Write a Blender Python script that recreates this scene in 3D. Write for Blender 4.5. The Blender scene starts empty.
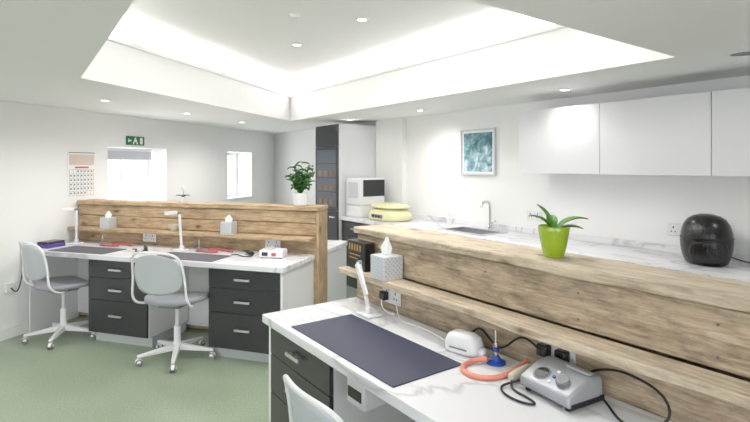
import bpy, bmesh, math, random
from mathutils import Vector, Matrix
random.seed(7)
S=bpy.context.scene
D=bpy.data
H=2.05
CAMH=1.5
# ---------------------------------------------------------------- frames
AO=Vector((-.568,2.5,0)); AANG=math.atan2(-.814,.581)
BO=Vector((-.67,3.62,0)); BANG=math.atan2(-.30,.954)
def frame(o,ang):
    return Matrix.Translation(o)@Matrix.Rotation(ang,4,'Z')
FA=frame(AO,AANG); FB=frame(BO,BANG)
W=Matrix.Identity(4)
# ---------------------------------------------------------------- materials
def lin(c):
    return tuple(((x/255)/12.92 if x/255<=.04045 else ((x/255+.055)/1.055)**2.4) for x in c)+(1,)
def mat(name,rgb,rough=.5,metal=0,emit=0,spec=None,bump=0,bscale=200,coat=0):
    m=D.materials.new(name); m.use_nodes=True
    n=m.node_tree.nodes; l=m.node_tree.links; b=n['Principled BSDF']
    c=lin(rgb)
    b.inputs['Base Color'].default_value=c
    b.inputs['Roughness'].default_value=rough
    b.inputs['Metallic'].default_value=metal
    if coat: b.inputs['Coat Weight'].default_value=coat
    if emit:
        b.inputs['Emission Color'].default_value=c
        b.inputs['Emission Strength'].default_value=emit
    tc=n.new('ShaderNodeTexCoord'); no=n.new('ShaderNodeTexNoise')
    no.inputs['Scale'].default_value=bscale; no.inputs['Detail'].default_value=3
    l.new(tc.outputs['Object'],no.inputs['Vector'])
    if bump:
        bp=n.new('ShaderNodeBump'); bp.inputs['Strength'].default_value=bump; bp.inputs['Distance'].default_value=.002
        l.new(no.outputs['Fac'],bp.inputs['Height']); l.new(bp.outputs['Normal'],b.inputs['Normal'])
    if not emit:
        mr=n.new('ShaderNodeMapRange'); mr.inputs['To Min'].default_value=max(0,rough-.04); mr.inputs['To Max'].default_value=min(1,rough+.04)
        l.new(no.outputs['Fac'],mr.inputs['Value']); l.new(mr.outputs['Result'],b.inputs['Roughness'])
    return m
def wood(name,vertical=False,cols=None,stain=.75,sat=.85):
    m=D.materials.new(name); m.use_nodes=True
    n=m.node_tree.nodes; l=m.node_tree.links; b=n['Principled BSDF']
    tc=n.new('ShaderNodeTexCoord'); mp=n.new('ShaderNodeMapping'); oi=n.new('ShaderNodeObjectInfo')
    ad=n.new('ShaderNodeVectorMath'); ad.operation='ADD'
    cb=n.new('ShaderNodeCombineXYZ'); mu=n.new('ShaderNodeMath'); mu.operation='MULTIPLY'; mu.inputs[1].default_value=13
    l.new(oi.outputs['Random'],mu.inputs[0])
    for i in range(3): l.new(mu.outputs[0],cb.inputs[i])
    l.new(tc.outputs['Object'],ad.inputs[0]); l.new(cb.outputs[0],ad.inputs[1]); l.new(ad.outputs[0],mp.inputs['Vector'])
    mp.inputs['Scale'].default_value=(30,30,2.2) if vertical else (2.2,30,30)
    n1=n.new('ShaderNodeTexNoise'); n1.inputs['Scale'].default_value=2.2; n1.inputs['Detail'].default_value=12; n1.inputs['Roughness'].default_value=.76; n1.inputs['Distortion'].default_value=.6
    l.new(mp.outputs[0],n1.inputs['Vector'])
    cr=n.new('ShaderNodeValToRGB'); e=cr.color_ramp.elements
    e[0].position=.27; e[0].color=lin(cols[0]); e[1].position=.72; e[1].color=lin(cols[3])
    q=e.new(.42); q.color=lin(cols[1]); q=e.new(.55); q.color=lin(cols[2])
    l.new(n1.outputs['Fac'],cr.inputs['Fac'])
    n2=n.new('ShaderNodeTexNoise'); n2.inputs['Scale'].default_value=5; n2.inputs['Detail'].default_value=9; n2.inputs['Roughness'].default_value=.74
    mp3=n.new('ShaderNodeMapping'); mp3.inputs['Scale'].default_value=(3,3,1.1) if vertical else (1.1,3,3)
    l.new(ad.outputs[0],mp3.inputs['Vector']); l.new(mp3.outputs[0],n2.inputs['Vector'])
    r2=n.new('ShaderNodeValToRGB'); r2.color_ramp.elements[0].position=.37; r2.color_ramp.elements[0].color=(.46,.45,.45,1); r2.color_ramp.elements[1].position=.55; r2.color_ramp.elements[1].color=(1,1,1,1)
    l.new(n2.outputs['Fac'],r2.inputs['Fac'])
    mx=n.new('ShaderNodeMix'); mx.data_type='RGBA'; mx.blend_type='MULTIPLY'; mx.inputs['Factor'].default_value=stain
    l.new(cr.outputs[0],mx.inputs['A']); l.new(r2.outputs[0],mx.inputs['B'])
    mp2=n.new('ShaderNodeMapping'); mp2.inputs['Scale'].default_value=(7,7,3.2) if vertical else (3.2,7,7)
    n4=n.new('ShaderNodeTexNoise'); n4.inputs['Scale'].default_value=14; n4.inputs['Detail'].default_value=2
    l.new(ad.outputs[0],n4.inputs['Vector'])
    wv=n.new('ShaderNodeVectorMath'); wv.operation='MULTIPLY_ADD'; wv.inputs[1].default_value=(.03,.03,.03)
    l.new(n4.outputs['Color'],wv.inputs[0]); l.new(ad.outputs[0],wv.inputs[2])
    l.new(wv.outputs[0],mp2.inputs['Vector'])
    v=n.new('ShaderNodeTexVoronoi'); v.inputs['Scale'].default_value=1.2
    l.new(mp2.outputs[0],v.inputs['Vector'])
    r3=n.new('ShaderNodeValToRGB'); r3.color_ramp.elements[0].position=.07; r3.color_ramp.elements[0].color=(.22,.13,.08,1); r3.color_ramp.elements[1].position=.22; r3.color_ramp.elements[1].color=(1,1,1,1)
    q=r3.color_ramp.elements.new(.12); q.color=(.66,.54,.43,1)
    l.new(v.outputs['Distance'],r3.inputs['Fac'])
    m2=n.new('ShaderNodeMix'); m2.data_type='RGBA'; m2.blend_type='MULTIPLY'; m2.inputs['Factor'].default_value=.85
    l.new(mx.outputs['Result'],m2.inputs['A']); l.new(r3.outputs[0],m2.inputs['B'])
    hs=n.new('ShaderNodeHueSaturation'); hs.inputs['Saturation'].default_value=sat
    l.new(m2.outputs['Result'],hs.inputs['Color']); l.new(hs.outputs[0],b.inputs['Base Color'])
    b.inputs['Roughness'].default_value=.68
    bp=n.new('ShaderNodeBump'); bp.inputs['Strength'].default_value=.7; bp.inputs['Distance'].default_value=.003
    l.new(n1.outputs['Fac'],bp.inputs['Height']); l.new(bp.outputs[0],b.inputs['Normal'])
    return m
def marble(name):
    m=D.materials.new(name); m.use_nodes=True
    n=m.node_tree.nodes; l=m.node_tree.links; b=n['Principled BSDF']
    tc=n.new('ShaderNodeTexCoord'); n1=n.new('ShaderNodeTexNoise')
    mp=n.new('ShaderNodeMapping'); mp.inputs['Rotation'].default_value=(0,0,.6); mp.inputs['Scale'].default_value=(1,2.4,1)
    l.new(tc.outputs['Object'],mp.inputs['Vector']); l.new(mp.outputs[0],n1.inputs['Vector'])
    n1.inputs['Scale'].default_value=1.3; n1.inputs['Detail'].default_value=5; n1.inputs['Distortion'].default_value=1.2
    s=n.new('ShaderNodeMath'); s.operation='SUBTRACT'; s.inputs[1].default_value=.5; l.new(n1.outputs['Fac'],s.inputs[0])
    a=n.new('ShaderNodeMath'); a.operation='ABSOLUTE'; l.new(s.outputs[0],a.inputs[0])
    r=n.new('ShaderNodeValToRGB'); r.color_ramp.elements[0].position=0; r.color_ramp.elements[0].color=lin((198,198,202)); r.color_ramp.elements[1].position=.032; r.color_ramp.elements[1].color=lin((234,234,238))
    l.new(a.outputs[0],r.inputs['Fac']); l.new(r.outputs[0],b.inputs['Base Color'])
    b.inputs['Roughness'].default_value=.28
    return m
def floormat():
    m=D.materials.new('green_vinyl_floor'); m.use_nodes=True
    n=m.node_tree.nodes; l=m.node_tree.links; b=n['Principled BSDF']
    tc=n.new('ShaderNodeTexCoord')
    n1=n.new('ShaderNodeTexNoise'); n1.inputs['Scale'].default_value=90; n1.inputs['Detail'].default_value=5
    n2=n.new('ShaderNodeTexNoise'); n2.inputs['Scale'].default_value=2.5; n2.inputs['Detail'].default_value=5
    l.new(tc.outputs['Object'],n1.inputs['Vector']); l.new(tc.outputs['Object'],n2.inputs['Vector'])
    r=n.new('ShaderNodeValToRGB'); r.color_ramp.elements[0].position=.35; r.color_ramp.elements[0].color=lin((136,150,126)); r.color_ramp.elements[1].position=.65; r.color_ramp.elements[1].color=lin((162,174,152))
    l.new(n1.outputs['Fac'],r.inputs['Fac'])
    r2=n.new('ShaderNodeValToRGB'); r2.color_ramp.elements[0].position=.3; r2.color_ramp.elements[0].color=(.88,.9,.86,1); r2.color_ramp.elements[1].position=.7; r2.color_ramp.elements[1].color=(1,1,1,1)
    l.new(n2.outputs['Fac'],r2.inputs['Fac'])
    mx=n.new('ShaderNodeMix'); mx.data_type='RGBA'; mx.blend_type='MULTIPLY'; mx.inputs['Factor'].default_value=1
    l.new(r.outputs[0],mx.inputs['A']); l.new(r2.outputs[0],mx.inputs['B']); l.new(mx.outputs['Result'],b.inputs['Base Color'])
    b.inputs['Roughness'].default_value=.3
    return m
def artmat():
    m=D.materials.new('abstract_painting'); m.use_nodes=True
    n=m.node_tree.nodes; l=m.node_tree.links; b=n['Principled BSDF']
    tc=n.new('ShaderNodeTexCoord'); n1=n.new('ShaderNodeTexNoise'); n1.inputs['Scale'].default_value=13; n1.inputs['Detail'].default_value=6; n1.inputs['Distortion'].default_value=.8
    l.new(tc.outputs['Object'],n1.inputs['Vector'])
    sp=n.new('ShaderNodeSeparateXYZ'); l.new(tc.outputs['Object'],sp.inputs[0])
    ma=n.new('ShaderNodeMath'); ma.operation='MULTIPLY_ADD'; ma.inputs[1].default_value=-.75; l.new(sp.outputs['Z'],ma.inputs[0]); l.new(n1.outputs['Fac'],ma.inputs[2])
    r=n.new('ShaderNodeValToRGB'); e=r.color_ramp.elements
    e[0].position=.3; e[0].color=lin((56,90,108)); e[1].position=.68; e[1].color=lin((208,222,230))
    for p,c in ((.4,(80,124,134)),(.5,(120,160,170)),(.6,(164,194,206))):
        q=e.new(p); q.color=lin(c)
    l.new(ma.outputs[0],r.inputs['Fac']); l.new(r.outputs[0],b.inputs['Base Color']); b.inputs['Roughness'].default_value=.25
    return m
M=dict(
 wall=mat('white_wall_paint',(242,242,241),.7,bump=.05),
 ceil=mat('white_ceiling_paint',(248,248,248),.75,bump=.03),
 white=mat('white_laminate',(236,236,238),.35),
 gloss=mat('gloss_white_door',(220,220,224),.5),
 trim=mat('white_gloss_trim',(240,240,240),.35),
 dark=mat('dark_gloss_drawer',(48,48,53),.22),
 darkside=mat('dark_carcass',(50,50,54),.4),
 toe=mat('grey_toe_kick',(196,198,200),.4),
 steel=mat('brushed_steel',(215,216,218),.3,metal=1),
 chrome=mat('chrome',(215,216,218),.12,metal=1),
 black=mat('black_plastic',(12,12,14),.28),
 rubber=mat('black_rubber_cable',(12,12,13),.5),
 plastic=mat('white_plastic',(234,234,237),.35),
 grey=mat('light_grey_chair_shell',(186,190,196),.45,bump=.1),
 greyd=mat('mid_grey_plastic',(122,125,131),.4),
 seat=mat('grey_seat_fabric',(152,156,163),.8,bump=.3),
 navy=mat('navy_desk_mat',(32,40,68),.55,bump=.2),
 gmat=mat('grey_desk_mat',(84,82,92),.6,bump=.2),
 lime=mat('lime_green_ceramic',(150,178,30),.15,coat=.4),
 soil=mat('potting_soil',(56,40,28),.9,bump=.6),
 leaf=mat('green_leaf',(42,98,30),.4),
 leafo=mat('orchid_leaf',(70,128,20),.3),
 petal=mat('white_petal',(250,246,248),.5),
 hose=mat('peach_rubber_hose',(230,142,120),.4),
 red=mat('red_rubber_hose',(186,92,92),.4),
 blue=mat('blue_enamel',(28,74,170),.25),
 beige=mat('beige_plastic',(210,200,182),.4),
 cream=mat('pale_yellow_enamel',(224,221,172),.3),
 purple=mat('purple_plastic',(84,60,150),.4),
 paper=mat('white_paper',(244,244,242),.8),
 ink=mat('dark_ink',(110,110,118),.8),
 redink=mat('red_ink',(206,80,70),.8),
 pink=mat('calendar_photo_print',(214,196,186),.6),
 green=mat('exit_sign_green',(0,110,66),.4),
 gold=mat('gold_print',(200,160,80),.3,metal=.6),
 tissuebox=mat('grey_patterned_card',(204,208,213),.6),
 silver=mat('silver_painted_metal',(170,172,178),.35,metal=.4),
 led=mat('led_strip_light',(255,252,245),.5,emit=14),
 lamp=mat('downlight_lens',(255,250,240),.5,emit=9),
 display=mat('dark_screen_glass',(22,25,30),.06),
 smoky=mat('smoky_cabinet_glass',(84,92,104),.08),
 brown=mat('brown_stored_carton',(120,92,66),.6),
 charcoal=mat('charcoal_gloss_door',(52,53,59),.14),
 blind=mat('grey_roller_blind',(188,192,198),.7),
 wood=wood('reclaimed_pine',False,[(98,78,58),(164,137,106),(192,167,133),(218,198,168)],.85,.84),
 woodcap=wood('reclaimed_pine_pale',False,[(124,104,80),(186,163,132),(210,190,160),(228,213,188)],.6,.85),
 woodv=wood('reclaimed_pine_vertical',True,[(108,82,54),(168,134,94),(194,162,120),(214,190,152)],.7,.88),
 woodb=wood('reclaimed_pine_honey',False,[(114,86,56),(174,138,96),(200,168,124),(222,196,158)],.65,.88),
 marble=marble('white_marble'), floor=floormat(), art=artmat())
# ---------------------------------------------------------------- mesh helpers
def finish(name,bm,m,parent=None,mw=None,smooth=True,bevel=0,seg=2,solid=0,sub=0):
    me=D.meshes.new(name); bmesh.ops.recalc_face_normals(bm,faces=bm.faces[:]); bm.to_mesh(me); bm.free()
    o=D.objects.new(name,me); S.collection.objects.link(o)
    for k in (m if isinstance(m,(list,tuple)) else [m]): me.materials.append(k)
    if parent: o.parent=parent
    elif mw is not None: o.matrix_world=mw
    if solid:
        md=o.modifiers.new('solid','SOLIDIFY'); md.thickness=solid; md.offset=0
    if sub:
        md=o.modifiers.new('sub','SUBSURF'); md.levels=sub; md.render_levels=sub
    if bevel:
        md=o.modifiers.new('bev','BEVEL'); md.width=bevel; md.segments=seg; md.limit_method='ANGLE'; md.angle_limit=math.radians(40)
    if smooth:
        for p in me.polygons: p.use_smooth=True
        try: me.set_sharp_from_angle(angle=math.radians(38))
        except Exception: pass
    return o
def root(name,mw,x=0,y=0,z=0,rot=0):
    o=D.objects.new(name,None); S.collection.objects.link(o); o.empty_display_size=.05
    o.matrix_world=mw@Matrix.Translation((x,y,z))@Matrix.Rotation(rot,4,'Z')
    return o
def bbox(bm,x,y,z,mi=0):
    vs=[bm.verts.new((a,b,c)) for c in z for b in y for a in x]
    for f in ((0,1,3,2),(4,5,7,6),(0,1,5,4),(2,3,7,6),(0,2,6,4),(1,3,7,5)):
        fc=bm.faces.new([vs[i] for i in f]); fc.material_index=mi
def box(p,name,x,y,z,m,bevel=.002,mw=None,seg=2):
    bm=bmesh.new(); bbox(bm,x,y,z)
    return finish(name,bm,m,p,mw,bevel=bevel,seg=seg)
def boxes(p,name,lst,m,bevel=0,mw=None):
    bm=bmesh.new()
    for b in lst: bbox(bm,*b[:3],mi=(b[3] if len(b)>3 else 0))
    return finish(name,bm,m,p,mw,bevel=bevel)
def plank(p,name,x,y,z,m,bevel=.004,wav=.0025):
    bm=bmesh.new(); nx=max(6,int((x[1]-x[0])/.08)); ph=random.random()*9
    rings=[]
    for i in range(nx+1):
        xx=x[0]+(x[1]-x[0])*i/nx
        w1=wav*math.sin(xx*5+ph)+wav*.5*math.sin(xx*17+ph*2)
        w2=wav*.6*math.sin(xx*7+ph*3)
        rings.append([bm.verts.new((xx,a+(w1 if a==y[0] else 0),b+(w2 if b==z[0] else 0))) for a,b in ((y[0],z[0]),(y[1],z[0]),(y[1],z[1]),(y[0],z[1]))])
    for a,b in zip(rings,rings[1:]):
        for j in range(4): bm.faces.new((a[j],a[(j+1)%4],b[(j+1)%4],b[j]))
    bm.faces.new(rings[0]); bm.faces.new(rings[-1])
    return finish(name,bm,m,p,bevel=bevel)
def lathe(p,name,prof,m,loc=(0,0,0),axis=None,seg=40,mw=None,sx=1,sy=1):
    bm=bmesh.new(); rings=[]
    for r,z in prof:
        if r<1e-6: rings.append([bm.verts.new((0,0,z))])
        else: rings.append([bm.verts.new((r*sx*math.cos(2*math.pi*i/seg),r*sy*math.sin(2*math.pi*i/seg),z)) for i in range(seg)])
    for a,b in zip(rings,rings[1:]):
        for i in range(seg):
            j=(i+1)%seg
            if len(a)==1 and len(b)==1: continue
            if len(a)==1: bm.faces.new((a[0],b[i],b[j]))
            elif len(b)==1: bm.faces.new((a[i],a[j],b[0]))
            else: bm.faces.new((a[i],a[j],b[j],b[i]))
    R=Matrix.Translation(loc)
    if axis is not None: R=R@Vector((0,0,1)).rotation_difference(Vector(axis)).to_matrix().to_4x4()
    bmesh.ops.transform(bm,matrix=R,verts=bm.verts)
    return finish(name,bm,m,p,mw)
def cyl(p,name,loc,r,h,m,axis=None,r2=None,seg=32,mw=None):
    r2=r if r2 is None else r2
    e=min(.002,r*.2,h*.2)
    return lathe(p,name,[(0,0),(r-e,0),(r,e),(r2,h-e),(r2-e,h),(0,h)],m,loc,axis,seg,mw)
def tube(p,name,pts,r,m,cyclic=False,mw=None,taper=None):
    c=D.curves.new(name,'CURVE'); c.dimensions='3D'; c.bevel_depth=r; c.bevel_resolution=3; c.resolution_u=8; c.use_fill_caps=True
    s=c.splines.new('NURBS'); s.points.add(len(pts)-1)
    for i,q in enumerate(pts): s.points[i].co=(*q,1)
    s.order_u=min(4,len(pts)); s.use_endpoint_u=True; s.use_cyclic_u=cyclic
    t=D.objects.new(name+'_c',c); S.collection.objects.link(t)
    bpy.context.view_layer.update()
    me=D.meshes.new_from_object(t.evaluated_get(bpy.context.evaluated_depsgraph_get()))
    D.objects.remove(t)
    me.materials.clear(); me.materials.append(m)
    o=D.objects.new(name,me); S.collection.objects.link(o)
    for f in me.polygons: f.use_smooth=True
    if p: o.parent=p
    elif mw is not None: o.matrix_world=mw
    return o
def shell(p,name,f,m,nu=16,nv=14,solid=.012):
    bm=bmesh.new(); g=[[bm.verts.new(f(-1+2*i/nu,-1+2*j/nv)) for i in range(nu+1)] for j in range(nv+1)]
    for j in range(nv):
        for i in range(nu): bm.faces.new((g[j][i],g[j][i+1],g[j+1][i+1],g[j+1][i]))
    return finish(name,bm,m,p,solid=solid)
def sq(u,v,k=.32):
    uu=u*math.sqrt(max(0,1-k*v*v)); vv=v*math.sqrt(max(0,1-k*u*u)); return uu,vv
def leaf(bm,base,az,el,L,Wd,droop,mi=0,n=7,fold=.25):
    p=Vector(base); d=el; rows=[]; st=L/n
    h=Vector((math.cos(az),math.sin(az),0)); side=Vector((-math.sin(az),math.cos(az),0))
    for i in range(n+1):
        t=i/n; w=Wd*math.sin(math.pi*min(1,(t*.93+.05)))**.8
        up=-h*math.sin(d)+Vector((0,0,1))*math.cos(d)
        rows.append([bm.verts.new(p-side*w/2+up*w*fold),bm.verts.new(p),bm.verts.new(p+side*w/2+up*w*fold)])
        p=p+(h*math.cos(d)+Vector((0,0,1))*math.sin(d))*st; d-=droop/n
    for a,b in zip(rows,rows[1:]):
        for i in (0,1):
            f=bm.faces.new((a[i],a[i+1],b[i+1],b[i])); f.material_index=mi
# ---------------------------------------------------------------- room shell
W1=(-5.15,-2.0); W2=(.05,-2.4); W3=(4.12,.5)
bm=bmesh.new()
ext=[(-1.8,9.6),(-5.9,-2.4),(0,-3.0),(4.8,.4)]
vt=[bm.verts.new((x,y,0)) for x,y in ext]; vb=[bm.verts.new((x,y,-.1)) for x,y in ext]
bm.faces.new(vt); bm.faces.new(vb[::-1])
for i in range(4): bm.faces.new((vt[i],vb[i],vb[(i+1)%4],vt[(i+1)%4]))
finish('floor',bm,M['floor'],smooth=False)
TR=[Vector((-1.06,6.21)),Vector((-1.86,3.14)),Vector((-.425,1.13)),Vector((1.53,2.53))]
def offs(poly,d):
    n=len(poly); out=[]
    L=[]
    for i in range(n):
        a=poly[i]; b=poly[(i+1)%n]; e=(b-a).normalized(); nn=Vector((e.y,-e.x)); L.append((a+nn*d,e))
    for i in range(n):
        p,e=L[i-1]; q,f=L[i]
        cr=e.x*f.y-e.y*f.x; t=((q-p).x*f.y-(q-p).y*f.x)/cr
        out.append(p+e*t)
    return out
LIP=2.375; TOP=2.52
def ring(poly,z): return [bm.verts.new((q[0],q[1],z)) for q in poly]
def conn(a,b):
    for i in range(len(a)): bm.faces.new((a[i],a[(i+1)%4],b[(i+1)%4],b[i]))
bm=bmesh.new()
o0=ring(ext,H)
r0=ring(TR,H); conn(o0,r0)
r1=ring(TR,LIP-.035); conn(r0,r1)
r1a=ring(offs(TR,-.018),LIP-.03); conn(r1,r1a)
r1b=ring(offs(TR,-.018),LIP); conn(r1a,r1b)
r2=ring(offs(TR,.025),LIP); conn(r1b,r2)
r3=ring(offs(TR,.025),LIP-.05); conn(r2,r3)
r4=ring(offs(TR,.16),LIP-.05); conn(r3,r4)
r5=ring(offs(TR,.16),TOP); conn(r4,r5)
bm.faces.new(r5)
o1=ring(ext,TOP+.1); conn(o0,o1); bm.faces.new(o1)
finish('ceiling',bm,M['ceil'],smooth=False)
bm=bmesh.new()
a=offs(TR,.06); b=offs(TR,.11)
z0=LIP-.048; z1=LIP-.036
q=[ring(a,z0),ring(a,z1),ring(b,z1),ring(b,z0)]
for i in range(4): conn(q[i],q[(i+1)%4])
finish('cove_led_strip',bm,M['led'],smooth=False)
XW=-2.59; TH=.34
wins=[(.954,1.854),(3.154,3.824)]; SILL=.98; HEAD=1.70
L=[((XW-TH,XW),(-6.6,wins[0][0]),(0,H)),((XW-TH,XW),(wins[0][1],wins[1][0]),(0,H)),((XW-TH,XW),(wins[1][1],5.3),(0,H))]
for w in wins:
    L+=[((XW-TH,XW),w,(0,SILL)),((XW-TH,XW),w,(HEAD,H))]
boxes(None,'wall_left',L,M['wall'],mw=FB)
boxes(None,'wall_back',[((-6.2,4.6),(2.655,2.85),(0,H))],M['wall'],mw=FA)
boxes(None,'wall_pier',[((-2.64,-2.12),(2.595,2.654),(.902,H-.001))],M['wall'],mw=FA)
WN=[3]
def wallseg(name,p,q,opens):
    p=Vector(p); q=Vector(q); d=(q-p); ang=math.atan2(d.y,d.x)
    mw=Matrix.Translation((p.x,p.y,0))@Matrix.Rotation(ang,4,'Z')
    L=[]; x=-.3
    for a,b in opens:
        L.append(((x,a),(-.15,0),(0,H))); L.append(((a,b),(-.15,0),(0,.75))); L.append(((a,b),(-.15,0),(1.95,H))); x=b
    L.append(((x,d.length+.3),(-.15,0),(0,H)))
    boxes(None,name,L,M['wall'],mw=mw)
    for a,b in opens:
        r=root('fill_window_%d'%WN[0],mw,a,-.1,.75); WN[0]+=1  # unseen window, added to let in fill daylight
        w=b-a-.002
        boxes(r,'frame',[((.002,.05),(-.02,.03),(.002,1.198)),((w-.05,w),(-.02,.03),(.002,1.198)),((w/2-.025,w/2+.025),(-.02,.03),(.05,1.15)),((.05,w-.05),(-.02,.03),(.002,.05)),((.05,w-.05),(-.02,.03),(1.15,1.198))],M['trim'],bevel=.003)
wallseg('wall_near',W1,W2,[(.6,2.4),(2.8,4.6)]); wallseg('wall_right',W2,W3,[(.8,2.4)])  # openings out of view, added for fill from behind the camera
boxes(None,'baseboard_left',[((XW+.001,XW+.015),(-6,.95),(0,.09))],M['trim'],bevel=.004,mw=FB)
for i,w in enumerate(wins):
    r=root('fill_window_%d'%(i+1),FB,XW-TH+.04,(w[0]+w[1])/2,SILL)
    hw=(w[1]-w[0])/2-.003; hh=HEAD-SILL-.003
    f=.05
    boxes(r,'frame',[((-.02,.03),(-hw,-hw+f),(.003,hh)),((-.02,.03),(hw-f,hw),(.003,hh)),((-.02,.03),(-hw+f,hw-f),(.003,f)),((-.02,.03),(-hw+f,hw-f),(hh-f,hh)),((-.02,.03),(-.02,.02),(f,hh-f))],M['trim'],bevel=.003)
    boxes(r,'sill_board',[((.035,TH-.02),(-hw,hw),(.001,.02))],M['trim'],bevel=.003)
r=root('roller_blind',FB,XW-TH+.12,(wins[0][0]+wins[0][1])/2,HEAD)
cyl(r,'roller',(0,-.42,-.03),.022,.84,M['white'],axis=(0,1,0))
box(r,'fabric',(.018,.021),(-.41,.41),(-.13,-.03),M['blind'],.0)
box(r,'bottom_bar',(.012,.027),(-.41,.41),(-.145,-.13),M['white'],.002)
# ---------------------------------------------------------------- furniture
def handle(p,name,xc,z,y,L=.13):
    bm=bmesh.new()
    bbox(bm,(xc-L/2,xc+L/2),(y-.03,y-.02),(z-.008,z+.008)); bbox(bm,(xc-L/2+.01,xc-L/2+.02),(y-.021,y),(z-.005,z+.005)); bbox(bm,(xc+L/2-.02,xc+L/2-.01),(y-.021,y),(z-.005,z+.005))
    finish(name,bm,M['steel'],p,bevel=.002)
def drawers(p,tag,x0,x1,y0=.03,y1=.54,endR=None):
    boxes(p,tag+'_carcass',[((x0,x1),(y0+.022,y1),(.09,.708))],M['white'],bevel=.001)
    box(p,tag+'_toe_kick',(x0+.01,x1-.01),(y0+.07,y1-.02),(0,.089),M['toe'],.001)
    zs=[(.705,.56),(.556,.372),(.368,.095)]
    for i,(a,b) in enumerate(zs):
        box(p,'%s_drawer_%d'%(tag,i+1),(x0+.003,x1-.003),(y0,y0+.02),(b,a),M['dark'],.0015)
        handle(p,'%s_handle_%d'%(tag,i+1),(x0+x1)/2,(a+b)/2+(.0 if i<2 else .02),y0)
d=root('laboratory_desk',FB)
box(d,'marble_top',(-2.57,0),(0,.575),(.71,.75),M['marble'],.003)
drawers(d,'unit1',-1.85,-1.24); drawers(d,'unit2',-.66,-.04)
box(d,'end_panel',(-.038,-.018),(.03,.575),(0,.709),M['white'],.001)
box(d,'back_panel',(-2.565,-.04),(.55,.575),(.05,.709),M['white'],.001)
box(d,'left_panel',(-2.565,-2.545),(.06,.549),(0,.709),M['white'],.001)
d=root('laboratory_desk',FB)
box(d,'marble_top',(-2.57,0),(.765,1.36),(.71,.75),M['marble'],.003)
box(d,'end_panel',(-.03,-.01),(.78,1.33),(0,.709),M['white'],.001)
box(d,'end_panel_far',(-2.56,-2.54),(.78,1.33),(0,.709),M['white'],.001)
box(d,'modesty_panel',(-2.53,-.035),(.78,.80),(.05,.709),M['white'],.001)
box(d,'drawer_block',(-.66,-.035),(.805,1.32),(.09,.705),M['white'],.002)
p=root('wooden_partition_shelf',FB)
plank(p,'face_plank_lower',(-2.57,-.001),(.58,.605),(.01,.87),M['woodb'])
plank(p,'face_plank_mid',(-2.57,-.001),(.582,.605),(.902,1.005),M['woodb'])
plank(p,'face_plank_upper',(-2.57,-.001),(.578,.605),(1.01,1.108),M['woodb'])
plank(p,'ledge',(-2.57,-.001),(.45,.576),(.872,.90),M['woodb'])
box(p,'back_plank',(-2.57,-.001),(.735,.76),(0,1.108),M['woodb'],.003)
plank(p,'cap',(-2.57,.03),(.56,.775),(1.112,1.15),M['woodb'])
box(p,'end_post',(0.001,.03),(.575,.665),(0,1.109),M['woodv'],.004)
box(p,'end_post_rear',(0.001,.028),(.668,.765),(0,1.109),M['woodv'],.004)
for k in range(6):
    for zz in (.96,1.06): cyl(p,'nail_%d_%d'%(k,int(zz*100)),(-.2-k*.45,.577,zz),.004,.002,M['ink'],axis=(0,-1,0),seg=10)
# --- bench A
d=root('laboratory_desk',FA)
box(d,'marble_top',(0,3.0),(0,.565),(.71,.75),M['marble'],.003)
drawers(d,'unit1',.035,.62); drawers(d,'unit2',1.42,2.0)
box(d,'end_panel',(.015,.034),(.03,.56),(0,.709),M['white'],.001)
box(d,'back_panel',(.035,3.0),(.545,.565),(.05,.709),M['white'],.001)
box(d,'end_panel_right',(2.96,2.98),(.03,.54),(0,.709),M['white'],.001)
p=root('wooden_partition_shelf',FA)
plank(p,'face_plank_lower',(0,3.0),(.572,.6),(0.01,.892),M['wood'])
plank(p,'face_plank_upper',(0,3.0),(.574,.605),(.935,1.108),M['wood'])
plank(p,'ledge',(-.01,3.0),(.455,.568),(.898,.932),M['woodcap'],.006,.004)
box(p,'back_plank',(0,3.0),(.74,.765),(0,1.108),M['wood'],.004)
box(p,'end_board',(-.0,.03),(.61,.735),(0,1.108),M['woodv'],.003)
plank(p,'cap',(-.01,3.0),(.55,.785),(1.112,1.15),M['woodcap'],.007,.004)
for k in range(7):
    for zz in (.97,1.06): cyl(p,'nail_%d_%d'%(k,int(zz*100)),(.12+k*.42,.5735,zz),.004,.004,M['ink'],axis=(0,-1,0),seg=10)
# --- back counter
CF=2.07
d=root('kitchen_counter',FA)
sx=(-1.05,-.55); sy=(2.2,2.5)
x0,x1=-2.63,4.2
boxes(d,'marble_top',[((x0,sx[0]),(CF,2.594),(.86,.9)),((sx[1],x1),(CF,2.65),(.86,.9)),(sx,(CF,sy[0]),(.86,.9)),(sx,(sy[1],2.594),(.86,.9)),((-2.118,sx[1]),(2.594,2.65),(.86,.9))],M['marble'])
box(d,'carcass',(x0,x1),(CF+.045,2.59),(.1,.70),M['white'],.001)
box(d,'toe_kick',(x0,x1),(CF+.09,2.55),(0,.099),M['toe'],.001)
k=0; xx=x0
while xx<x1-.1:
    for j,(a,b) in enumerate(((.845,.68),(.676,.105))):
        box(d,'door_%d_%d'%(k,j),(xx+.003,min(xx+.597,x1)),(CF+.022,CF+.042),(b,a),M['dark'],.0015)
        handle(d,'handle_%d_%d'%(k,j),xx+.3,a-.07,CF+.022)
    xx+=.6; k+=1
box(d,'upstand',(-2.118,4.2),(2.635,2.652),(.901,.95),M['marble'],.001)
s=root('steel_sink',FA,-.80,2.35,.9)
boxes(s,'rim',[((-.27,-.235),(-.17,.17),(.0005,.006)),((.235,.27),(-.17,.17),(.0005,.006)),((-.235,.235),(-.17,-.135),(.0005,.006)),((-.235,.235),(.135,.17),(.0005,.006))],M['steel'],bevel=.001)
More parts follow.
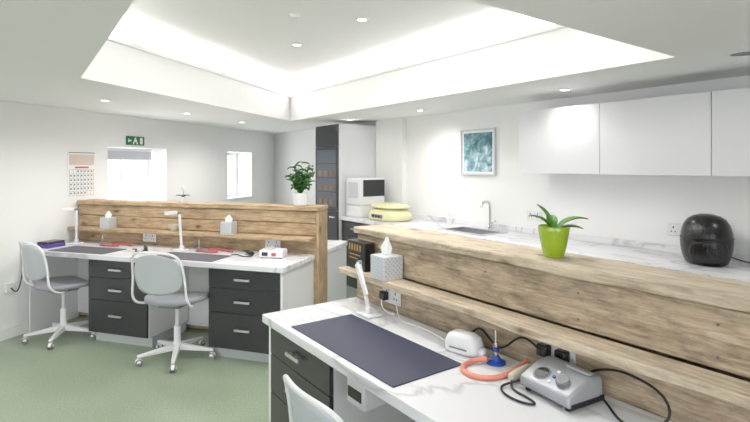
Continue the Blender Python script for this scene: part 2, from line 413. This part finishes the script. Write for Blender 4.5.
boxes(s,'bowl',[((-.24,-.238),(-.14,.14),(-.10,.001)),((.238,.24),(-.14,.14),(-.10,.001)),((-.24,.24),(-.14,-.138),(-.10,.001)),((-.24,.24),(.138,.14),(-.10,.001)),((-.24,.24),(-.14,.14),(-.102,-.10))],M['silver'])
cyl(s,'drain',(0,0,-.0995),.03,.003,M['chrome'])
s=root('kitchen_faucet',FA,-.783,2.575,.9)
cyl(s,'base',(0,0,.0005),.024,.03,M['chrome'])
tube(s,'spout',[(0,0,.02),(0,0,.14),(0,0,.23),(0,-.02,.26),(0,-.07,.262),(0,-.11,.25),(0,-.12,.21)],.012,M['chrome'])
tube(s,'lever',[(.01,0,.06),(.04,0,.065),(.07,0,.09)],.006,M['chrome'])
d=root('tall_cabinet',FA)
box(d,'carcass',(-3.19,-2.652),(CF,2.64),(.08,1.985),M['white'],.002)
box(d,'plinth',(-3.18,-2.66),(CF+.05,2.6),(0,.079),M['toe'],.001)
box(d,'top_door',(-3.187,-2.655),(CF-.022,CF-.002),(1.72,1.983),M['charcoal'],.002)
box(d,'glazed_door',(-3.187,-2.655),(CF-.022,CF-.002),(.96,1.716),M['charcoal'],.002)
box(d,'door_glass',(-3.15,-2.69),(CF-.024,CF-.0222),(1.0,1.68),M['smoky'],0)
boxes(d,'glazing_bars',[((-3.15,-2.69),(CF-.028,CF-.0242),(z_,z_+.012)) for z_ in (1.17,1.34,1.51)],M['charcoal'])
boxes(d,'shelf_labels',[((-3.10+i*.13,-3.02+i*.13),(CF-.0255,CF-.0242),(z_,z_+.07)) for i in range(3) for z_ in (1.02,1.19,1.36)],M['brown'])
box(d,'lower_door',(-3.187,-2.655),(CF-.022,CF-.002),(.085,.956),M['charcoal'],.002)
handle(d,'handle_2',-2.75,.88,CF-.022,.1)
d=root('wall_cabinet',FA)
UF=2.305
box(d,'carcass',(-.24,4.1),(UF+.022,2.652),(1.437,1.93),M['white'],.001)
for i in range(6):
    box(d,'door_%d'%(i+1),(-.24+.69*i+.002,-.24+.69*(i+1)-.002),(UF,UF+.02),(1.435,1.932),M['gloss'],.0015)
# ---------------------------------------------------------------- chairs
def chair(x,y,ang,baserot=0.3,dz=.02):
    c=root('office_swivel_chair',W,x,y,0,ang)
    for i in range(5):
        a=baserot+i*2*math.pi/5; ca,sa=math.cos(a),math.sin(a)
        bm=bmesh.new()
        pr=[]
        for rr,w,zl,zh in ((.03,.022,.07,.115),(.17,.018,.066,.095),(.285,.013,.062,.08)):
            pr.append([bm.verts.new((rr*ca-s_*w*sa,rr*sa+s_*w*ca,zz)) for s_,zz in ((-1,zl),(1,zl),(1,zh),(-1,zh))])
        for p_,q_ in zip(pr,pr[1:]):
            for j in range(4): bm.faces.new((p_[j],p_[(j+1)%4],q_[(j+1)%4],q_[j]))
        bm.faces.new(pr[0]); bm.faces.new(pr[-1])
        finish('base_leg_%d'%(i+1),bm,M['plastic'],c,bevel=.004)
        wx,wy=.275*ca,.275*sa
        for sd in (-1,1):
            cyl(c,'caster_wheel_%d_%s'%(i+1,'ab'[(sd+1)//2]),(wx-sd*.008*sa,wy+sd*.008*ca,.0255),.025,.013,M['greyd'],axis=(-sd*sa,sd*ca,0),seg=20)
        cyl(c,'caster_stem_%d'%(i+1),(wx,wy,.03),.006,.04,M['steel'],seg=12)
        lathe(c,'caster_hood_%d'%(i+1),[(.026,.026),(.024,.04),(.014,.052),(0,.056)],M['plastic'],(wx,wy,0),seg=16)
    lathe(c,'gas_column',[(0,.07),(.034,.07),(.034,.12),(.025,.13),(.025,.25),(.015,.26),(.015,.42-dz),(0,.42-dz)],M['plastic'],seg=24)
    box(c,'seat_mechanism',(-.09,.09),(-.11,.09),(.415-dz,.445-dz),M['greyd'],.008)
    def fs(u,v):
        a,b=sq(u,v,.4)
        z=.468-dz+.012*a*a-.008*b -(.03*max(0,b-.7)/.3 if b>.7 else 0)
        return (a*.225,b*.215+.01,z)
    shell(c,'seat_pan',fs,M['seat'],solid=.035)
    def fb(u,v):
        a,b=sq(u,v,.42)
        w=.205*(1-.06*b)
        return (a*w,-.245-.05*(b+1)*.5+.055*a*a,.70-dz+b*.15)
    shell(c,'backrest_shell',fb,M['grey'],solid=.014)
    half=[(-.10,-.02,.437),(-.20,-.06,.437),(-.235,-.16,.445),(-.232,-.222,.52),(-.222,-.215,.62),(-.215,-.23,.73),(-.205,-.25,.82),(-.15,-.285,.866)]
    pts=half+[(0,-.315,.868)]+[(-q[0],q[1],q[2]) for q in half[::-1]]
    tube(c,'frame_tube',[(a_,b_,c_-dz) for a_,b_,c_ in pts],.009,M['plastic'])
    return c
chair(-2.70,4.31,math.radians(-34),.5,.0)
chair(-1.535,3.86,math.radians(-14),.2,.0)
chair(.01,1.73,AANG,.6,.075)
# ---------------------------------------------------------------- ceiling fittings
def downlight(x,y,z=H,on=5.0):
    d=root('ceiling_downlight',W,x,y,z)
    lathe(d,'bezel',[(.03,-.004),(.032,-.008),(.046,-.006),(.048,-.001),(.03,-.001),(.03,-.004)],M['trim'],seg=28)
    cyl(d,'lens',(0,0,-.0055),.0295,.004,M['lamp'],seg=24)
    if on:
        li=D.lights.new('lamp','SPOT'); li.energy=on*4; li.spot_size=math.radians(165); li.spot_blend=1; li.shadow_soft_size=.06; li.color=(1,.97,.94)
        lo=D.objects.new('lamp',li); S.collection.objects.link(lo); lo.parent=d; lo.location=(0,0,-.075)
for x,y,e in ((-2.28,4.2,6),(-1.99,5.26,6),(-1.70,6.36,8),(.45,4.97,4),(1.375,3.6,1.8),(-.3,6.0,4),(2.3,2.2,2.2),(-2.7,2.6,7),(-2.9,.8,8),(-.9,-.6,6),(1.4,.2,4)):
    downlight(x,y,H,e)
for x,y in ((-.09,3.47),(-.66,4.2),(.4,2.3)): downlight(x,y,TOP,4)
sd=root('smoke_detector',W,-.54,3.36,TOP)
lathe(sd,'body',[(0,-.02),(.02,-.02),(.03,-.012),(.034,-.001),(0,-.001)],M['plastic'])
cyl(sd,'sensor_cap',(0,0,-.028),.012,.01,M['toe'])
sd=root('ceiling_speaker',W,1.8,2.42,H)
lathe(sd,'bezel',[(.06,-.01),(.075,-.006),(.08,-.001),(.06,-.001),(.06,-.01)],M['trim']); cyl(sd,'grille',(0,0,-.008),.059,.006,M['greyd'])
# ---------------------------------------------------------------- wall things
c=root('wall_calendar',FB,XW+.001,.63,1.40)
box(c,'sheet',(0,.004),(-.16,.16),(-.22,.22),M['paper'],.0)
box(c,'picture_panel',(.0045,.0052),(-.145,.145),(.10,.205),M['pink'],0)
rows=[]
for i in range(8):
    yy=-.14+i*.04; rows.append(((.0045,.0055),(yy-.001,yy+.001),(-.205,.055),0))
for i in range(7):
    zz=-.205+i*.0433; rows.append(((.0045,.0055),(-.14,.14),(zz-.001,zz+.001),0))
for r_ in range(6):
    for q_ in range(7):
        if (r_*7+q_) in (0,1,40,41): continue
        yy=-.132+q_*.04; zz=.045-r_*.0433
        rows.append(((.0045,.0055),(yy,yy+.016),(zz-.016,zz),1 if q_==6 else 0))
rows.append(((.0045,.0055),(-.08,.08),(.068,.085),1))
boxes(c,'date_grid',rows,[M['ink'],M['redink']])
tube(c,'wire_binding',[(.006,-.15,.222),(.006,0,.224),(.006,.15,.222)],.004,M['ink'])
c=root('exit_sign',FB,XW+.001,1.33,1.775)
box(c,'panel',(0,.02),(-.13,.13),(-.05,.05),M['green'],.003)
boxes(c,'running_figure',[((.021,.023),(-.02,.0),(.02,.036)),((.021,.023),(-.03,.01),(-.015,.016)),((.021,.023),(-.045,-.028),(-.04,-.012)),((.021,.023),(.008,.024),(-.04,-.012)),((.021,.023),(.06,.10),(-.036,.036))],M['paper'])
boxes(c,'arrow',[((.021,.023),(-.11,-.07),(-.008,.008)),((.021,.023),(-.115,-.10),(-.02,.02))],M['paper'])
c=root('framed_painting',FA,-1.0,2.654,1.625)
h=.225
boxes(c,'frame',[((-h,-h+.018),(-.025,0),(-h,h)),((h-.018,h),(-.025,0),(-h,h)),((-h+.018,h-.018),(-.025,0),(-h,-h+.018)),((-h+.018,h-.018),(-.025,0),(h-.018,h))],M['tissuebox'],bevel=.002)
box(c,'mount_board',(-h+.016,h-.016),(-.012,-.002),(-h+.016,h-.016),M['paper'],0)
box(c,'painting',(-.185,.185),(-.0135,-.0121),(-.19,.19),M['art'],0)
def socket(mw,x,y,z,black=False,name='double_power_socket'):
    c=root(name,mw,x,y,z)
    box(c,'plate',(-.074,.074),(-.009,0),(-.043,.043),M['plastic'],.004)
    for s_ in (-1,1):
        boxes(c,'pin_holes_%d'%(s_+1),[((s_*.037-.004,s_*.037+.004),(-.0098,-.0091),(.008,.022)),((s_*.037-.016,s_*.037-.008),(-.0098,-.0091),(-.018,-.010)),((s_*.037+.008,s_*.037+.016),(-.0098,-.0091),(-.018,-.010))],M['black'])
        box(c,'switch_%d'%(s_+1),(s_*.012-.006,s_*.012+.006),(-.013,-.0091),(.014,.034),M['plastic'],.001)
    return c
def plug(c,x,z):
    box(c,'plug',(x-.022,x+.022),(-.045,-.0105),(z-.022,z+.022),M['black'],.006)
s=socket(FA,1.30,.569,.84); plug(s,-.037,-.005); plug(s,.037,-.005)
tube(s,'cord_1',[(-.037,-.04,-.015),(-.05,-.05,.01),(-.12,-.04,.035),(-.18,-.03,-.02),(-.24,-.025,-.07),(-.30,-.02,-.04),(-.36,-.01,.0),(-.40,-.01,-.04),(-.42,-.02,-.076)],.004,M['rubber'])
s=socket(FA,.334,.569,.83); plug(s,-.037,-.005)
tube(s,'cord_1',[(-.037,-.04,-.02),(-.02,-.06,-.06),(.04,-.06,-.074),(.1,-.05,-.074),(.06,-.03,-.074),(0,-.05,-.074)],.004,M['plastic'])
tube(s,'cord_2',[(.037,-.012,0),(.10,-.05,-.04),(.16,-.08,-.074),(.2,-.08,-.074),(.3,-.06,-.074),(.42,-.08,-.074),(.5,-.1,-.07)],.003,M['plastic'])
socket(FA,.82,2.654,1.06)
socket(FA,-.35,2.654,1.06)
# ---------------------------------------------------------------- bench A objects
c=root('desk_mat',FA,.655,.205,.7505)
box(c,'mat',(-.385,.385),(-.175,.155),(0,.004),M['navy'],.001)
def bar(c,name,a,b,w,t,m):
    a=Vector(a); b=Vector(b); d=(b-a).normalized(); s_=d.cross(Vector((0,1,0)))
    s_=s_.normalized() if s_.length>.05 else Vector((1,0,0)); u=d.cross(s_)
    bm=bmesh.new(); v=[]
    for q in (a,b):
        for i,j in ((-1,-1),(1,-1),(1,1),(-1,1)): v.append(bm.verts.new(q+s_*w*i+u*t*j))
    for f in ((0,1,2,3),(4,5,6,7),(0,1,5,4),(1,2,6,5),(2,3,7,6),(3,0,4,7)): bm.faces.new([v[i] for i in f])
    return finish(name,bm,m,c,bevel=min(w,t)*.45,seg=3)
def desklamp(mw,x,y,z,rot=0,h=.32,tilt=.1,head=((-.02,-.12,.0))):
    c=root('desk_lamp',mw,x,y,z,rot)
    box(c,'base',(-.055,.055),(-.04,.045),(.0005,.016),M['plastic'],.007,seg=4)
    box(c,'hinge',(-.02,.02),(-.012,.012),(.015,.045),M['plastic'],.005)
    bar(c,'arm',(0,0,.03),(-tilt,0,h),.010,.007,M['plastic'])
    cyl(c,'elbow',(-tilt,-.012,h),.013,.024,M['greyd'],axis=(0,1,0),seg=20)
    e=Vector((-tilt,-.0,h)); t=e+Vector(head); st=e+Vector(head)*.05+Vector((0,-.018,.006))
    bar(c,'light_head',st,t+Vector((0,-.018,.006)),.014,.006,M['plastic'])
    return c
desklamp(FA,.335,.42,.75,0,.25,.085,(.12,-.02,-.14))
def rounded(p,name,sx_,sy_,h,m,z0=0):
    prof=[(0,0),(.85,0),(.97,.06),(1,.2),(.97,.5),(.85,.8),(.6,.95),(.3,1),(0,1.01)]
    bm=bmesh.new(); rings=[]
    seg=40
    for r_,z_ in prof:
        ring_=[]
        for i in range(seg):
            a=2*math.pi*i/seg; cx,cy=math.cos(a),math.sin(a)
            e=2/3.2
            ux=math.copysign(abs(cx)**e,cx); uy=math.copysign(abs(cy)**e,cy)
            ring_.append((r_*ux*sx_,r_*uy*sy_,z0+z_*h))
        if r_==0: rings.append([bm.verts.new((0,0,z0+z_*h))])
        else: rings.append([bm.verts.new(t) for t in ring_])
    for a,b in zip(rings,rings[1:]):
        for i in range(seg):
            j=(i+1)%seg
            if len(a)==1: bm.faces.new((a[0],b[i],b[j]))
            elif len(b)==1: bm.faces.new((a[i],a[j],b[0]))
            else: bm.faces.new((a[i],a[j],b[j],b[i]))
    return finish(name,bm,m,p)
c=root('wax_heater_dome',FA,.945,.465,.7505,.2)
rounded(c,'body',.08,.048,.08,M['plastic'])
rounded(c,'nozzle_lip',.025,.022,.03,M['plastic']).location=(.078,0,.0)
box(c,'vent_slot',(-.04,.04),(-.05,-.046),(.02,.026),M['greyd'],.001)
c=root('bunsen_burner',FA,1.10,.475,.7505)
lathe(c,'base',[(0,0),(.036,0),(.036,.008),(.02,.014),(.012,.03),(.0,.03)],M['blue'])
lathe(c,'burner_tube',[(0,.028),(.006,.028),(.006,.06),(.009,.062),(.009,.08),(.005,.082),(.005,.125),(0,.125)],M['chrome'],seg=20)
lathe(c,'collar',[(.0065,.045),(.011,.045),(.011,.06),(.0065,.06)],M['blue'],seg=20)
cyl(c,'gas_inlet',(.0,-.012,.02),.005,.03,M['chrome'],axis=(-.4,-1,0),seg=14)
tube(c,'gas_hose',[(-.01,-.035,.02),(-.045,-.05,.012),(-.055,-.10,.009),(-.03,-.16,.009),(.03,-.18,.009),(.09,-.15,.009),(.11,-.08,.009),(.105,-.02,.012),(.10,.06,.03)],.009,M['hose'])
c=root('handpiece_motor',FA,1.243,.44,.7505,.05)
lathe(c,'grip',[(0,0),(.012,0),(.015,.01),(.016,.06),(.012,.1),(.006,.12),(.003,.14),(0,.14)],M['beige'],(0,-.06,.018),axis=(0,1,.12),seg=24)
box(c,'cradle',(-.02,.02),(-.03,.03),(.0,.006),M['greyd'],.002)
box(c,'cradle_post',(-.006,.006),(-.006,.006),(.005,.012),M['greyd'],.001)
c=root('micromotor_control_unit',FA,1.40,.44,.7505,-.12)
bm=bmesh.new()
pr=[(-.075,.012),(-.085,.03),(-.08,.05),(.01,.088),(.07,.088),(.078,.07),(.078,.012)]
va=[bm.verts.new((-.1,y,z)) for y,z in pr]; vb_=[bm.verts.new((.1,y,z)) for y,z in pr]
bm.faces.new(va); bm.faces.new(vb_[::-1])
for i in range(len(pr)): bm.faces.new((va[i],va[(i+1)%len(pr)],vb_[(i+1)%len(pr)],vb_[i]))
finish('housing',bm,M['silver'],c,bevel=.008,seg=3)
nrm=Vector((0,-.038,.09)).normalized()
def onface(t): return (-.08+.09*t, .05+.038*t)
y_,z_=onface(.45)
cyl(c,'speed_dial',(.045,y_,z_),.022,.014,M['greyd'],axis=nrm)
cyl(c,'display_ring',(-.04,y_,z_),.03,.002,M['greyd'],axis=nrm)
cyl(c,'display',(-.04,y_,z_),.024,.0035,M['display'],axis=nrm)
for i in range(3):
    yy,zz=onface(.25+.25*i); cyl(c,'button_%d'%i,(.005,yy,zz),.006,.004,M['blue'] if i==1 else M['plastic'],axis=nrm,seg=14)
boxes(c,'dark_base_band',[((-.102,.102),(-.07,.08),(.010,.026))],M['black'])
for i,(fx,fy) in enumerate(((-.08,-.06),(.08,-.06),(-.08,.06),(.08,.06))): cyl(c,'foot_%d'%i,(fx,fy,0),.01,.014,M['rubber'],seg=14)
box(c,'carry_handle',(-.0,.09),(.02,.045),(.089,.098),M['silver'],.004)
tube(c,'motor_cord',[(-.1,-.05,.03),(-.13,-.09,.01),(-.15,-.13,.005),(-.08,-.17,.005),(0,-.15,.005),(.02,-.12,.005),(-.04,-.11,.005),(-.12,-.12,.005),(-.15,-.06,.012)],.004,M['rubber'])
tube(c,'mains_cord',[(.09,.065,.03),(.14,.06,.006),(.2,.0,.005),(.28,.02,.005),(.34,.05,.06),(.3,.07,.11),(.22,.075,.125),(.12,.085,.12),(.05,.085,.08)],.004,M['rubber'])
c=root('glove_box',FA,.10,.53,.9325,-.08)
box(c,'carton',(-.1,.1),(-.03,.03),(0,.15),M['black'],.002)
boxes(c,'gold_lettering',[((-.08+.03*i,-.065+.03*i),(-.0312,-.0302),(.10,.135)) for i in range(5)]+[((-.07,.05),(-.0312,-.0302),(.075,.081)),((-.07,.02),(-.0312,-.0302),(.055,.061))],M['gold'])
def tissue(mw,x,y,z,rot=0,s_=.06,th=.075):
    c=root('tissue_box',mw,x,y,z+.0005,rot)
    box(c,'carton',(-s_,s_),(-s_,s_),(0,s_*2),M['tissuebox'],.002)
    lathe(c,'slot_ring',[(.03,s_*2),(.03,s_*2+.001),(.02,s_*2+.001),(.02,s_*2)],M['paper'],seg=20)
    bm=bmesh.new(); n=14
    base=[bm.verts.new((.022*math.cos(i*2*math.pi/n)*(1+.3*(i%2)),.012*math.sin(i*2*math.pi/n)*(1+.4*(i%2)),s_*2+.0015)) for i in range(n)]
    mid=[bm.verts.new((.024*math.cos(i*2*math.pi/n)*(1+.5*(i%2)),.016*math.sin(i*2*math.pi/n)*(1+.6*(i%2)),s_*2+th*.4)) for i in range(n)]
    tip=[bm.verts.new((.006*math.cos(i*2*math.pi/n)+.004,.004*math.sin(i*2*math.pi/n),s_*2+th)) for i in range(n)]
    for a,b in ((base,mid),(mid,tip)):
        for i in range(n): bm.faces.new((a[i],a[(i+1)%n],b[(i+1)%n],b[i]))
    bm.faces.new(tip)
    finish('tissue',bm,M['paper'],c)
    pt=[]
    for i in range(9):
        for j in range(9):
            if (i+j)%2:
                st=(s_*2-.012)/9; a=-s_+.008+i*st; b=.008+j*st
                pt.append(((a,a+st*.6),(-s_-.0006,-s_-.0001),(b,b+st*.6)))
                pt.append(((s_+.0001,s_+.0006),(a,a+st*.6),(b,b+st*.6)))
    boxes(c,'printed_pattern',pt,M['silver'])
tissue(FA,.365,.5085,.932,.0,.058,.09)
c=root('potted_orchid',FA,1.219,.665,1.1505)
lathe(c,'pot',[(0,0),(.034,0),(.037,.004),(.046,.04),(.054,.085),(.058,.112),(.056,.118),(.052,.112),(.048,.1),(0,.1)],M['lime'])
lathe(c,'compost',[(0,.101),(.047,.101),(.03,.104),(0,.106)],M['soil'])
bm=bmesh.new()
for az,el,L,wd,dr in ((1.0,.7,.14,.056,.9),(4.1,.95,.11,.05,.9),(3.6,1.3,.115,.055,.6),(.6,.35,.10,.05,.6),(2.4,1.0,.09,.045,.9)):
    leaf(bm,(.008*math.cos(az),.008*math.sin(az),.1),az,el,L,wd,dr)
finish('leaves',bm,M['leafo'],c,solid=.003,sub=1)
c=root('dust_extractor_nozzle',FA,.82,.12,.60)
box(c,'body',(-.06,.06),(-.1,.1),(.0,.108),M['plastic'],.012,seg=4)
box(c,'intake_slot',(-.045,.045),(-.103,-.099),(.03,.07),M['black'],.003)
tube(c,'suction_hose',[(0,.1,.05),(0,.2,.03),(.05,.3,-.1),(.1,.36,-.3),(.1,.36,-.59)],.025,M['greyd'])
# ---------------------------------------------------------------- counter objects
c=root('air_fryer',FA,1.07,2.42,.9005,.45)
prof=[(0,0),(.10,0),(.112,.008),(.128,.05),(.137,.10),(.139,.14),(.134,.19),(.122,.235),(.10,.27),(.07,.29),(.035,.30),(0,.302)]
lathe(c,'body',prof,M['black'],sx=1,sy=1.05,seg=56)
lathe(c,'seam_ring',[(.1385,.155),(.1405,.158),(.1405,.162),(.137,.165)],M['rubber'],sy=1.05,seg=56)
# rounded drawer front that follows the body curve
def fd(u,v):
    a,b=sq(u,v,.3); th=a*.72; z=.085+b*.062; r_=.147-.35*(z-.10)**2*4
    return (r_*math.sin(th),-r_*math.cos(th)*1.05,z)
shell(c,'drawer_front',fd,M['black'],solid=.012)
box(c,'drawer_handle',(-.017,.017),(-.225,-.150),(.085,.118),M['rubber'],.01,seg=4)
cyl(c,'dial',(0,-.126,.212),.022,.016,M['rubber'],axis=(0,-1,.45))
tube(c,'cord',[(.1,.08,.05),(.17,.08,.02),(.26,.04,.006),(.34,-.03,.006),(.42,-.0,.006)],.004,M['rubber'])
c=root('dental_3d_printer',FA,-2.455,2.31,.9005,0)
box(c,'base',(-.16,.16),(-.17,.17),(0,.13),M['plastic'],.012,seg=3)
box(c,'column',(-.16,.16),(-.17,.17),(.131,.45),M['plastic'],.02,seg=4)
box(c,'side_window',(.1605,.166),(-.14,.16),(.24,.43),M['display'],.004)
box(c,'front_screen',(-.10,.10),(-.173,-.1705),(.22,.40),M['tissuebox'],.001)
c=root('ultrasonic_cleaner',FA,-1.98,2.31,.9005,0)
rounded(c,'body',.26,.18,.14,M['cream'])
rounded(c,'lid',.24,.16,.05,M['cream'],z0=.132)
box(c,'lid_handle',(-.04,.04),(-.01,.01),(.182,.195),M['tissuebox'],.004)
box(c,'front_panel',(-.10,.10),(-.182,-.173),(.03,.07),M['greyd'],.003)
for i in (-1,0,1): cyl(c,'knob_%d'%(i+2),(i*.05,-.182,.05),.012,.012,M['display'],axis=(0,-1,0),seg=20)
c=root('soap_dispenser',FA,-1.3,2.55,.9005)
lathe(c,'bottle',[(0,0),(.02,0),(.022,.01),(.022,.07),(.01,.085),(.01,.095),(0,.095)],M['plastic'])
tube(c,'pump',[(0,0,.095),(0,0,.115),(0,-.03,.117)],.004,M['plastic'])
# ---------------------------------------------------------------- bench B objects
desklamp(FB,-2.38,.385,.75,0,.33,-.0,(-.03,-.10,.0))
desklamp(FB,-1.19,.385,.75,0,.33,.025,(-.05,-.11,.0))
tissue(FB,-2.13,.512,.90,0,.05,.06); tissue(FB,-.80,.512,.90,.1,.052,.06)
for x in (-2.0,-.93):
    c=root('desk_mat',FB,x,.17,.7505); box(c,'mat',(-.30,.30),(-.14,.13),(0,.004),M['gmat'],.001)
c=root('plaster_bowl',FB,-1.38,.515,.9005)
lathe(c,'bowl',[(0,0),(.025,0),(.045,.03),(.05,.06),(.046,.06),(.04,.03),(0,.01)],M['beige'])
c=root('digital_scale',FB,-.28,.36,.7505,.15)
box(c,'body',(-.1,.1),(-.07,.07),(.005,.065),M['plastic'],.014,seg=4)
cyl(c,'weighing_plate',(-.03,0,.065),.045,.01,M['toe'])
box(c,'display',(-.07,-.02),(-.072,-.0695),(.02,.05),M['display'],.001)
box(c,'label',(.01,.05),(-.0715,-.0695),(.02,.045),M['redink'],.001)
for i,(a,b) in enumerate(((-.08,-.05),(.08,-.05),(-.08,.05),(.08,.05))): cyl(c,'foot_%d'%i,(a,b,0),.008,.006,M['rubber'],seg=12)
def hoses(x,y,m):
    c=root('gas_torch_stand',FB,x,y,.7505)
    lathe(c,'base',[(0,0),(.03,0),(.03,.008),(.02,.014),(.012,.03),(.0,.03)],M['greyd'])
    lathe(c,'torch_tube',[(0,.028),(.006,.028),(.006,.06),(.009,.062),(.009,.08),(.005,.082),(.005,.105),(0,.105)],M['chrome'],seg=20)
    tube(c,'gas_hose',[(.01,-.02,.02),(.06,-.04,.014),(.14,-.06,.014),(.22,-.03,.014),(.14,.03,.014),(.05,.04,.014),(.1,.07,.014),(.24,.06,.014),(.32,.02,.014)],.01,m)
hoses(-1.02,.40,M['red']); hoses(-2.08,.40,M['red'])
def motor(x,y,rot):
    c=root('dental_handpiece',FB,x,y,.7505,rot)
    lathe(c,'grip',[(0,0),(.012,0),(.015,.01),(.016,.06),(.012,.1),(.006,.12),(.003,.14),(0,.14)],M['black'],(0,-.06,.018),axis=(0,1,.12),seg=24)
    box(c,'cradle',(-.02,.02),(-.03,.03),(.0,.006),M['greyd'],.002)
    tube(c,'cord',[(0,-.06,.018),(-.03,-.10,.006),(-.08,-.08,.006),(-.09,0,.006),(-.05,.08,.006),(-.1,.1,.006)],.004,M['rubber'])
motor(-.52,.38,1.2); motor(-1.5,.3,.8)
c=root('instrument_case',FB,-2.47,.20,.7505,.0)
box(c,'base',(-.07,.07),(-.09,.09),(0,.035),M['purple'],.008); box(c,'lid',(-.068,.068),(-.088,.088),(.036,.055),M['black'],.008)
socket(FB,-1.7,.576,.82,name='desk_wall_outlet'); socket(FB,-.40,.576,.82,name='desk_wall_outlet')
c=root('flowering_orchid',FB,-1.40,.67,1.1505)
lathe(c,'pot',[(0,0),(.025,0),(.032,.05),(.029,.05),(.024,.04),(0,.04)],M['plastic'])
tube(c,'stem',[(0,0,.04),(.01,0,.09),(.0,.0,.12),(-.02,0,.135)],.002,M['leaf'])
bm=bmesh.new()
for az in (0,2.1,4.2): leaf(bm,(0,0,.04),az,.8,.08,.03,1.2)
finish('leaves',bm,M['leaf'],c,solid=.002)
bm=bmesh.new()
for px,pz in ((0,.12),(-.02,.135),(.01,.10)):
    for k in range(5): leaf(bm,(px,0,pz),k*1.256,.3,.028,.022,.4,n=4)
finish('blossoms',bm,M['petal'],c,solid=.001)
c=root('potted_houseplant',FB,-.19,.67,1.1505)
lathe(c,'pot',[(0,0),(.055,0),(.06,.004),(.074,.1),(.074,.108),(.068,.108),(.064,.095),(0,.095)],M['plastic'])
lathe(c,'compost',[(0,.096),(.062,.096),(.03,.1),(0,.1)],M['soil'])
bm=bmesh.new()
stems=[]
for k in range(17):
    a=k*2.4; r_=.04+.095*random.random(); h=.08+.18*random.random()
    top=(r_*math.cos(a),r_*math.sin(a),.1+h); stems.append(top)
    for j in range(8):
        t=.35+.65*j/7
        b_=(top[0]*t,top[1]*t,.1+h*t)
        leaf(bm,b_,a+j*2.2+random.uniform(-.4,.4),random.uniform(.1,.9),random.uniform(.06,.085),random.uniform(.036,.052),random.uniform(.6,1.4),n=5)
finish('foliage',bm,M['leaf'],c,solid=.0015)
for k,t in enumerate(stems): tube(c,'stem_%d'%k,[(t[0]*.1,t[1]*.1,.095),(t[0]*.5,t[1]*.5,.1+(t[2]-.1)*.5),t],.003,M['leaf'])
c=root('wall_power_cable',FB,XW+.008,-.1,0)
box(c,'wall_box',(-.006,.02),(-.04,.04),(.40,.48),M['plastic'],.003)
tube(c,'cable',[(.02,0,.44),(.05,.02,.38),(.05,.06,.42),(.03,.1,.6),(.02,.12,.70)],.005,M['rubber'])
# ---------------------------------------------------------------- light / world / camera
w=D.worlds.new('World'); S.world=w; w.use_nodes=True
bg=w.node_tree.nodes['Background']; bg.inputs[0].default_value=(.94,.97,1,1); bg.inputs[1].default_value=4.4
li=D.lights.new('tray_fill_light','AREA'); li.shape='RECTANGLE'; li.size=1.6; li.size_y=1.6; li.energy=16; li.color=(1,.99,.97)  # soft area fill added under the tray ceiling, not a fitting
lo=D.objects.new('tray_fill_light',li); S.collection.objects.link(lo); lo.location=(-.3,3.0,TOP-.02)
cam=D.cameras.new('camera'); co=D.objects.new('camera',cam); S.collection.objects.link(co)
co.location=(0,0,CAMH); co.rotation_euler=(math.pi/2,0,0)
cam.sensor_width=36; cam.lens=36*497/750; cam.shift_y=-46/750; cam.clip_start=.05
S.camera=co
S.view_settings.view_transform='Standard'
S.view_settings.look='None'
S.view_settings.exposure=.30
S.view_settings.gamma=1.12
